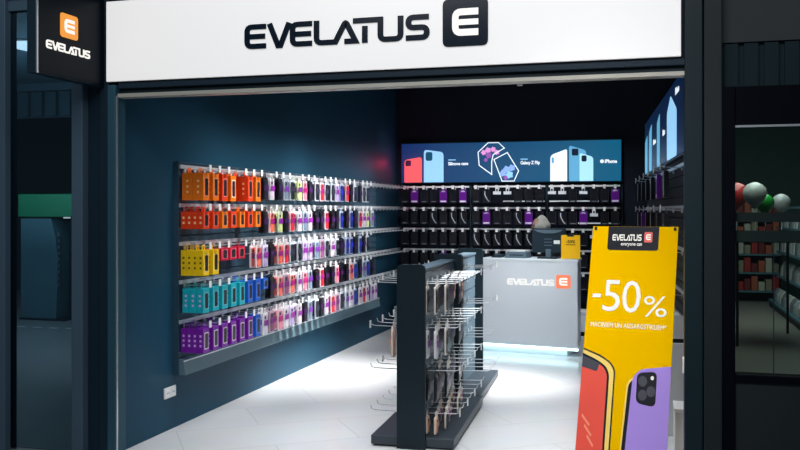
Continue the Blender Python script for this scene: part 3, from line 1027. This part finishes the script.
# yellow stand-up tag
yt = thing('counter_sign', ctop(1.02, .1), 'yellow stand up card with dark clip on the counter', 'sign')
fy = frame(Vector(ctop(1.02, .1, 0)), cu_, Vector((0, 0, 1)), cn)
obj('card', MB().prism(rnd(rect(-.105, .105, 1.062, 1.325), .008, 2), fy, -.003, .003), M['tag_yellow'], yt)
obj('foot', MB().prism(rect(-.07, .07, 1.0555, 1.065), fy, -.05, .03), M['steel'], yt)
obj('clip', MB().prism(rnd([(-.04, 1.308), (.04, 1.308), (.03, 1.335), (-.03, 1.335)], .008, 2), fy, -.008, .008), M['dark_plastic'], yt)
obj('text', text_mb('-50%', fy, -.05, .05, 1.235, 1.27, .003, .004, .02), M['banner_dark'], yt)
obj('text', MB().prism(rect(-.055, .055, 1.215, 1.222), fy, .003, .004), M['banner_dark'], yt)

# ------------------------------------------------------------------ person behind the counter
# skin-modifier body: dark clothes, head bowed to the left
def skin_body(name, verts, edges, radii, m, parent, levels=2):
    me = bpy.data.meshes.new(name)
    me.from_pydata(verts, edges, [])
    o = bpy.data.objects.new(name, me)
    COL.objects.link(o)
    o.parent = parent
    sm = o.modifiers.new('skin', 'SKIN')
    sm.use_smooth_shade = True
    sd = o.modifiers.new('sub', 'SUBSURF')
    sd.levels = sd.render_levels = levels
    for i, r in enumerate(radii):
        me.skin_vertices[0].data[i].radius = (r, r) if not isinstance(r, tuple) else r
    me.skin_vertices[0].data[0].use_root = True
    me.materials.append(m)
    return o


pe = thing('person', (-1.125, 10.90, -.035), 'person with pale ash hair bowed behind the dark till monitor', 'person')
pe.rotation_euler = (0, 0, math.radians(200))   # faces left and down to the counter; local +x is forward
V_ = [(0, 0, .86), (.0, 0, 1.02), (.03, 0, 1.18), (.07, 0, 1.29), (.10, 0, 1.345), (.12, 0, 1.38),
      (.05, .15, 1.27), (.07, .20, 1.05), (.22, .17, .97), (.30, .16, .98),
      (.05, -.15, 1.27), (.07, -.20, 1.05), (.22, -.17, .97), (.30, -.16, .98),
      (0, .09, .80), (.01, .095, .45), (-.02, .095, .09), (.12, .10, .03),
      (0, -.09, .80), (.01, -.095, .45), (-.02, -.095, .09), (.12, -.10, .03)]
E2 = [(0, 1), (1, 2), (2, 3), (3, 4), (4, 5), (3, 6), (6, 7), (7, 8), (8, 9), (3, 10), (10, 11), (11, 12), (12, 13), (0, 14), (14, 15), (15, 16), (16, 17), (0, 18), (18, 19), (19, 20), (20, 21)]
R_ = [.13, .12, .125, .10, .055, .05, .06, .045, .035, .025, .06, .045, .035, .025, .085, .06, .042, .035, .085, .06, .042, .035]
body = skin_body('body', V_, E2, R_, M['top_dark'], pe)


def ellipsoid(c, rx, ry, rz, tilt, n=16, m_=12, zmin=-1.0, egg=0.0):
    mb = MB()
    Mx = Matrix.Translation(c) @ Matrix.Rotation(tilt, 4, 'Y')
    vs, fs = [], []
    for i in range(m_ + 1):
        t = -math.pi / 2 + math.pi * i / m_
        zz = max(math.sin(t), zmin)
        rr = math.cos(math.asin(zz)) if i not in (0, m_) else 0.001
        rr *= (1 - egg * max(0, zz))
        for k in range(n):
            a = 2 * math.pi * k / n
            vs.append(tuple(Mx @ Vector((rx * rr * math.cos(a), ry * rr * math.sin(a), rz * zz))))
    for i in range(m_):
        for k in range(n):
            fs.append((i * n + k, i * n + (k + 1) % n, (i + 1) * n + (k + 1) % n, (i + 1) * n + k))
    return mb.add(vs, fs)


po_ = pe['_o']
del pe['_o']
head = obj('head', ellipsoid((.165, 0, 1.435), .092, .074, .112, math.radians(30)), M['skin'], pe, smooth=True, off=(0, 0, 0))
face = MB()
face.tube([(.245, 0, 1.46), (.272, 0, 1.425), (.258, 0, 1.412)], [.008, .014, .01], 6)
obj('nose', face, M['skin'], head, smooth=True, off=(0, 0, 0))
for sy_ in (-1, 1):
    obj('eye', ellipsoid((.245, .030 * sy_, 1.452), .010, .013, .008, .5, 8, 6), M['banner_dark'], head, smooth=True, off=(0, 0, 0))
    obj('ear', ellipsoid((.155, .075 * sy_, 1.425), .018, .008, .028, .5, 8, 6), M['skin'], head, smooth=True, off=(0, 0, 0))
obj('mouth', MB().box(.232, .243, -.022, .022, 1.382, 1.388), M['banner_red'], head, off=(0, 0, 0))
obj('hair', ellipsoid((.150, 0, 1.452), .108, .088, .124, math.radians(-2), 20, 14, -.35, .40), M['hair'], pe, smooth=True, off=(0, 0, 0))
for sy_ in (-1, 1):
    hm = MB().tube([(.29, .165 * sy_, .982), (.34, .155 * sy_, .985), (.37, .15 * sy_, .98)], [.024, .036, .03], 8)
    for q in range(4):
        b0 = Vector((.365, (.15 + (q - 1.5) * .017) * sy_, .985))
        l = (.052, .062, .058, .046)[q]
        hm.tube([b0, b0 + Vector((l * .5, 0, -.008)), b0 + Vector((l * .9, 0, -.03))], [.0085, .008, .006], 6)
    hm.tube([(.325, .125 * sy_, .982), (.35, .105 * sy_, .97), (.375, .10 * sy_, .962)], [.011, .009, .007], 6)
    obj('hand', hm, M['skin'], body, smooth=True, off=(0, 0, 0))

# ------------------------------------------------------------------ gondola (two free-standing units back to back in a row)
GX = -1.54
GROW = [1.10, .80, .51, .22]
SIDEN = {1: 'right', -1: 'left'}


def upright(root, y0, y1, half=.097, top=1.235, name='end_panel'):
    f_ = frame((GX, y0, 0), (1, 0, 0), (0, 0, 1), (0, 1, 0))
    obj(name, MB().prism(rnd([(-half, .0), (half, .0), (half, top), (-half, top)], [0, 0, .04, .04], 5), f_, 0, y1 - y0), M['gondola'], root)


PK = 'ektekwke'
GA = .045                                  # the display stands slightly turned
GP = Vector((GX, 5.755, 0))
GR = Matrix.Rotation(GA, 3, 'Z')


def gpos(x, y, z=0):
    return GP + GR @ (Vector((x, y, z)) - GP)


for gi, (yc, gl) in enumerate(((6.48, 'near'), (7.8, 'far'))):
    g = thing('gondola', gpos(GX, yc), '%s half of the dark double sided hook display standing on the pale tiles' % gl, 'display stand', 'halves of the hook display')
    g['_o'] = [GX, yc, 0.0]
    g.rotation_euler = (0, 0, GA)
    b0, b1 = (5.775, 7.205) if gi == 0 else (7.215, 8.42)
    obj('base', B(GX - .285 + gi * .02, GX + .285 - gi * .02, b0, b1, .012, .075), M['gondola_base'], g, .006)
    obj('foot_strip', B(GX - .265 + gi * .02, GX + .265 - gi * .02, b0 + .02, b1 - .02, 0, .012), M['dark_plastic'], g)
    if gi == 0:
        upright(g, 5.745, 5.775)
        upright(g, 7.17, 7.20, .115)
        c0, c1 = 5.775, 7.17
    else:
        upright(g, 7.22, 7.25, .115)
        upright(g, 8.36, 8.39, .125)
        c0, c1 = 7.25, 8.36
    mb = B(GX - .035, GX + .035, c0, c1, .075, 1.18)
    z = .08
    while z < 1.17:
        for s_ in (-1, 1):
            xa, xb = sorted((GX + s_ * .035, GX + s_ * .05))
            mb.box(xa, xb, c0, c1, z, min(z + .092, 1.18))
        z += .1
    obj('slat_core', mb, M['gondola_slat'], g)
    obj('top_cap', B(GX - .06, GX + .06, c0, c1, 1.18, 1.195), M['gondola_slat'], g)
    for side in (1, -1):
        for ri, zr in enumerate(GROW):
            n = 8 if gi == 0 else (3 if ri in (0, 1) else 4)
            for i in range(n):
                if gi == 0:
                    y = c0 + .09 + i * (c1 - c0 - .18) / (n - 1)
                else:
                    y = c0 + .26 + i * .2
                full = gi == 0 and ((side > 0 and i < 7) or (side < 0 and ri == 1 and i < 4) or (side < 0 and ri == 0 and i in (2, 3)) or (side < 0 and ri == 2 and i in (2, 3)))
                hook_at(g, (GX + side * .052, y, zr), 0 if side > 0 else math.pi, .25, with_tag=(i % 2 == 0 and (full or ri < 2)), rail='gondola')
                if not full:
                    continue
                cde = PK[(i * 3 + ri * 5) % 8]
                if side > 0 and ri == 2 and i < 2:
                    cde = 'k'
                if side < 0 and ri == 1:
                    cde = 'tckk'[i]
                if ri == 3:
                    cde = 'tewtetw'[i]
                hh = .185 if ri < 3 else .115
                for q in range(2):
                    o = blister(cde, .085, hh)
                    o.location = gpos(GX + side * (.052 + .03 + (.06 * (1 - q)) + (i * 5 % 3) * .02), y, zr)
                    o.rotation_euler = (0, 0, GA + (0 if side > 0 else math.pi))
                    word = BL[cde][0]
                    pos = ' outer' if q == 0 else ' inner'
                    tag(o, '%s case pack,%s on %s hook, %s row, %s side of hook display' % (word, pos, ordinal(i + 1), ['top', 'second', 'third', 'lowest'][ri], SIDEN[side]), 'package', '%s phone case packs on the hook display' % word)

# ------------------------------------------------------------------ yellow banner
a_, b_ = .1731, .3295
O_ = Vector((-.0924, 5.8225, 1.4951))
rd = Vector((math.cos(a_), -math.sin(a_), 0))
dn = Vector((-math.sin(a_) * math.sin(b_), -math.cos(a_) * math.sin(b_), -math.cos(b_)))
nb = rd.cross(-dn)
if nb.y > 0:
    nb = -nb
fb = frame(O_, rd, -dn, nb)
bn = thing('banner', tuple(fb(0, -1.55)[:2]) + (0,), 'yellow promotional stand banner with -50% and two phone pictures at the right of the entrance', 'banner')
W2 = .265
BT = -1.548
obj('sheet', MB().prism(rect(-W2, W2, BT, 0), fb, -.004, 0), M['banner_yellow'], bn)


def bp(name, pts, m, r=0, d=(0, .0012), parent=None):
    return obj(name, MB().prism(rnd(pts, r) if r else pts, fb, *d), M[m], parent or bn)


hd = bp('header_print', [(-.165, -.157), (.151, -.157), (.151, -.001), (-.165, -.001)], 'banner_dark', [.02, .02, 0, 0])
logotype(bn, fb, -.136, .045, -.094, -.053, .0012, .002, M['banner_white'])
emblem(bn, fb, .062, .112, -.104, -.036, .0012, .002, M['banner_red'], M['banner_white'], .14)
obj('text', text_mb('everyone can', fb, -.08, .05, -.134, -.110, .0012, .002, .02), M['banner_white'], bn)
obj('text', text_mb('-', fb, -.234, -.182, -.468, -.444, 0, .0012, .01), M['banner_white'], bn)
obj('text', text_mb('5', fb, -.168, -.062, -.553, -.353, 0, .0012, 0), M['banner_white'], bn)
obj('text', text_mb('0', fb, -.050, .062, -.557, -.353, 0, .0012, 0), M['banner_white'], bn)
obj('text', text_mb('%', fb, .083, .222, -.575, -.445, 0, .0012, 0), M['banner_white'], bn)
obj('text', text_mb('MACIŅIEM UN AIZSARGSTIKLIEM*', fb, -.232, .224, -.664, -.622, 0, .0012, 0), M['banner_white'], bn)
# coral phone at the left edge
p1 = bp('phone_picture', [(-W2, -.79), (-.154, -.828), (-.09, -.867), (-.06, -.913), (-.06, BT), (-W2, BT)], 'banner_dark', [0, .03, .03, .03, 0, 0], (0, .001))
bp('phone_frame', [(-W2, -.80), (-.157, -.838), (-.097, -.874), (-.069, -.917), (-.069, BT), (-W2, BT)], 'banner_cream', [0, .03, .03, .03, 0, 0], (.001, .0015), p1)
bp('phone_bezel', [(-W2, -.822), (-.176, -.858), (-.119, -.893), (-.095, -.94), (-.093, BT), (-W2, BT)], 'banner_dark', [0, .03, .03, .03, 0, 0], (.0015, .002), p1)
bp('phone_screen', [(-W2, -.838), (-.18, -.872), (-.128, -.905), (-.108, -.948), (-.105, BT), (-W2, BT)], 'banner_coral', [0, .03, .03, .02, 0, 0], (.002, .0025), p1)
bp('notch', [(-W2, -.838), (-.158, -.878), (-.171, -.931), (-W2, -.907)], 'banner_lens', [0, .005, .012, 0], (.0025, .003), p1)
for q in range(3):
    bp('shine', [(-.24 + q * .02, -1.19 - q * .06), (-.19 + q * .015, -1.25 - q * .06), (-.195 + q * .015, -1.262 - q * .06), (-.245 + q * .02, -1.205 - q * .06)], 'banner_shine', 0, (.0025, .003), p1)
# purple phone at the right edge
p2 = bp('phone_picture', [(-.012, BT), (.10, BT), (.10, -.955), (.045, -.945), (.012, -.985)], 'banner_cream', [0, 0, 0, .02, .03], (0, .0008))
bp('phone_screen', [(-.004, BT), (.10, BT), (.10, -.965), (.048, -.960), (.022, -.995)], 'banner_dark', [0, 0, 0, .02, .02], (.0008, .0014), p2)
p3 = bp('phone_picture', [(.018, BT), (W2, BT), (W2, -.868), (.085, -.898), (.045, -.95)], 'banner_purple', [0, 0, 0, .04, .03], (.0014, .002))
cs = bp('camera_picture', [(.072, -1.10), (.186, -1.115), (.186, -.905), (.07, -.92)], 'banner_dark', .035, (.002, .0026), p3)
for (lx, ly, rr) in ((.105, -.968, .026), (.108, -1.05, .026), (.156, -1.025, .026)):
    bp('lens_picture', [(lx + rr * math.cos(t * .5236), ly + rr * 1.25 * math.sin(t * .5236)) for t in range(12)], 'banner_lens', 0, (.0026, .003), cs)
bp('flash_picture', [(.16 + .010 * math.cos(t * .7854), -.945 + .013 * math.sin(t * .7854)) for t in range(8)], 'banner_white', 0, (.0026, .003), cs)
# stand: crossbars with corner clips, pole and rear leg
st_ = obj('pole', MB().tube([fb(0, -.01, -.014), fb(0, -1.53, -.014)], .009, 8), M['dark_plastic'], bn)
obj('rear_leg', MB().tube([fb(0, -.8, -.02), tuple(Vector(fb(0, -.8, -.02)[:2] + (0.008,)) - Vector((nb.x, nb.y, 0)) * .02)], .008, 8), M['dark_plastic'], bn)
for sx_ in (-1, 1):
    obj('support_arm', MB().tube([fb(0, -.35, -.016), fb(sx_ * W2 * .97, -.012, -.010)], .005, 6), M['steel'], bn)
    obj('lower_arm', MB().tube([fb(0, -1.2, -.016), fb(sx_ * W2 * .97, -1.53, -.010)], .005, 6), M['steel'], bn)
    obj('corner_clip', MB().prism(rnd(rect(sx_ * W2 * .93 - .008, sx_ * W2 * .93 + .008, -.026, -.004), .004, 2), fb, -.012, .004), M['banner_dark'], bn)

# white box on the floor and bumper at the right jamb
wb = thing('box', (.2, 6.2, 0), 'small pale box on the floor between the banner and the right jamb', 'box')
obj('body', B(.152, .26, 6.05, 6.3, 0, .29), M['white_plastic'], wb, .006)
obj('lid', B(.148, .264, 6.045, 6.305, .29, .31), M['tag_white'], wb, .004)
bu = thing('door_stop', (.18, 5.07, .75), 'small white rounded fitting on the inner side of the right jamb', 'fitting')
obj('plate', B(.182, .1875, 5.03, 5.09, .70, .82), M['tag_white'], bu, .002)
obj('bumper', MB().prism(rnd([(5.04, .715), (5.08, .715), (5.08, .805), (5.04, .805)], .015), frame((.182, 0, 0), (0, 1, 0), (0, 0, 1), (-1, 0, 0)), 0, .014), M['tag_white'], bu, .004)

# ------------------------------------------------------------------ neighbour shop contents
def balloon(x, y, z, r, cname, col, lab, zfoot):
    b = thing('balloon', (x, y, zfoot), lab, 'balloon', 'balloons in the neighbouring shop')
    prof = [(.008, -1.22 * r), (.25 * r, -1.05 * r), (.62 * r, -.72 * r), (.9 * r, -.3 * r), (r, .12 * r), (.92 * r, .5 * r), (.62 * r, .84 * r), (.28 * r, 1.0 * r), (.01, 1.04 * r)]
    obj('skin', MB().lathe(prof, (x, y, z), 20), mat('balloon_' + cname, col, .25, noise=.03), b, smooth=True)
    obj('knot', MB().lathe([(.018, -1.30 * r), (.006, -1.22 * r)], (x, y, z), 8), mat('knot_' + cname, col, .4), b)
    obj('ribbon', MB().tube([(x, y, z - 1.28 * r), (x + .01, y, (z + zfoot) / 2), (x, y, zfoot)], .003, 4), M['tag_white'], b)


BALL = [(1.05, 11.98, 1.79, .15, 'red', rgb(185, 50, 50), 'red balloon at the left edge of the neighbouring shop window'),
        (1.215, 11.50, 1.79, .14, 'white', rgb(195, 195, 190), 'large white balloon beside the red one in the neighbouring shop'),
        (1.36, 11.80, 1.68, .115, 'green', rgb(35, 150, 55), 'green balloon between the two white ones'),
        (1.63, 12.40, 1.69, .115, 'pale', rgb(175, 175, 175), 'small white balloon right of the green one')]
for a in BALL:
    balloon(*a, 1.26)
bs = thing('display_table', (1.35, 11.8, 0), 'narrow dark shelf stand under the balloons', 'stand')
obj('top', B(.95, 1.75, 11.1, 12.5, 1.22, 1.26), M['frame_grey'], bs)
for (xx, yy) in ((.97, 11.12), (1.70, 11.12), (.97, 12.45), (1.70, 12.45)):
    obj('leg', B(xx, xx + .03, yy, yy + .03, 0, 1.22), M['frame_grey'], bs)

PRC = [rgb(170, 40, 35), rgb(190, 185, 170), rgb(120, 30, 30), rgb(150, 140, 120), rgb(180, 90, 60)]
PRW = ['red', 'cream', 'maroon', 'tan', 'rust']
BSHELF = [0.2, .52, .84, 1.16, 1.48]
su = thing('shelf_unit', (1.78, 16.7, 0), 'shelf unit of red goods at the far end of the neighbouring shop', 'shelf')
obj('back', B(1.42, 2.2, 16.95, 16.98, 0, 1.85), M['hall_wall'], su)
for xx in (1.42, 2.17):
    obj('side', B(xx, xx + .03, 16.5, 16.95, 0, 1.85), M['neigh_grey'], su)
for zz in BSHELF:
    obj('shelf', B(1.45, 2.17, 16.5, 16.95, zz - .03, zz), M['kiosk_grey'], su)
pc = [mat('carton_' + n_, c_, .5) for n_, c_ in zip(PRW, PRC)]
for si, zz in enumerate(BSHELF):
    for q in range(6):
        ci = (q * 2 + si * 3) % 5
        hh = .15 + .05 * ((q + si) % 3)
        x = 1.465 + q * .115
        o = obj('carton', B(x, x + .10, 16.54, 16.85, zz + .001, zz + hh), pc[ci], bevel=.004)
        tag(o, '%s carton, %s from left on %s shelf of far shelf unit' % (PRW[ci], ordinal(q + 1), ['lowest', 'second lowest', 'middle', 'second highest', 'topmost'][si]), 'carton', 'cartons on the far shelf unit')
gu = thing('shelf_unit', (2.2, 13.8, 0), 'long grey shelf run with silvery packets right of the aisle in the neighbouring shop', 'shelf')
obj('back', B(2.40, 2.44, 11.6, 16.0, 0, 1.9), M['neigh_grey'], gu)
GS = [.12, .52, .92, 1.32, 1.65]
for zz in GS:
    obj('shelf', B(1.90 if zz < .2 else 2.03, 2.40, 11.6, 16.0, zz - .03, zz), M['kiosk_grey'], gu)
obj('base', B(1.92, 2.40, 11.6, 16.0, 0, .09), M['frame_grey'], gu)
pk_m = [mat('packet_' + n_, c_, .35) for n_, c_ in (('silver', rgb(190, 195, 200)), ('grey', rgb(130, 135, 140)), ('white', rgb(215, 215, 210)))]
PWN = ['silver', 'grey', 'white']
for si, zz in enumerate(GS[:4]):
    for q in range(14):
        ci = (q + si) % 3
        y = 11.7 + q * .3
        f3 = frame((0, y, 0), (1, 0, 0), (0, 0, 1), (0, 1, 0))
        x0 = 1.95 if si == 0 else 2.06
        hh = .2 + .04 * ((q * 3 + si) % 3)
        o = obj('packet', MB().prism([(x0, zz + .001), (x0 + .16, zz + .001), (x0 + .15, zz + hh * .6), (x0 + .10, zz + hh), (x0 + .06, zz + hh), (x0 + .01, zz + hh * .6)], f3, 0, .2), pk_m[ci], bevel=.01)
        tag(o, '%s packet, %s from near end on %s shelf of aisle run' % (PWN[ci], ordinal(q + 1), ['lowest', 'second', 'third', 'fourth'][si]), 'packet', 'packets on the neighbouring shelf run')

for o in bpy.data.objects:
    if '_o' in o:
        del o['_o']
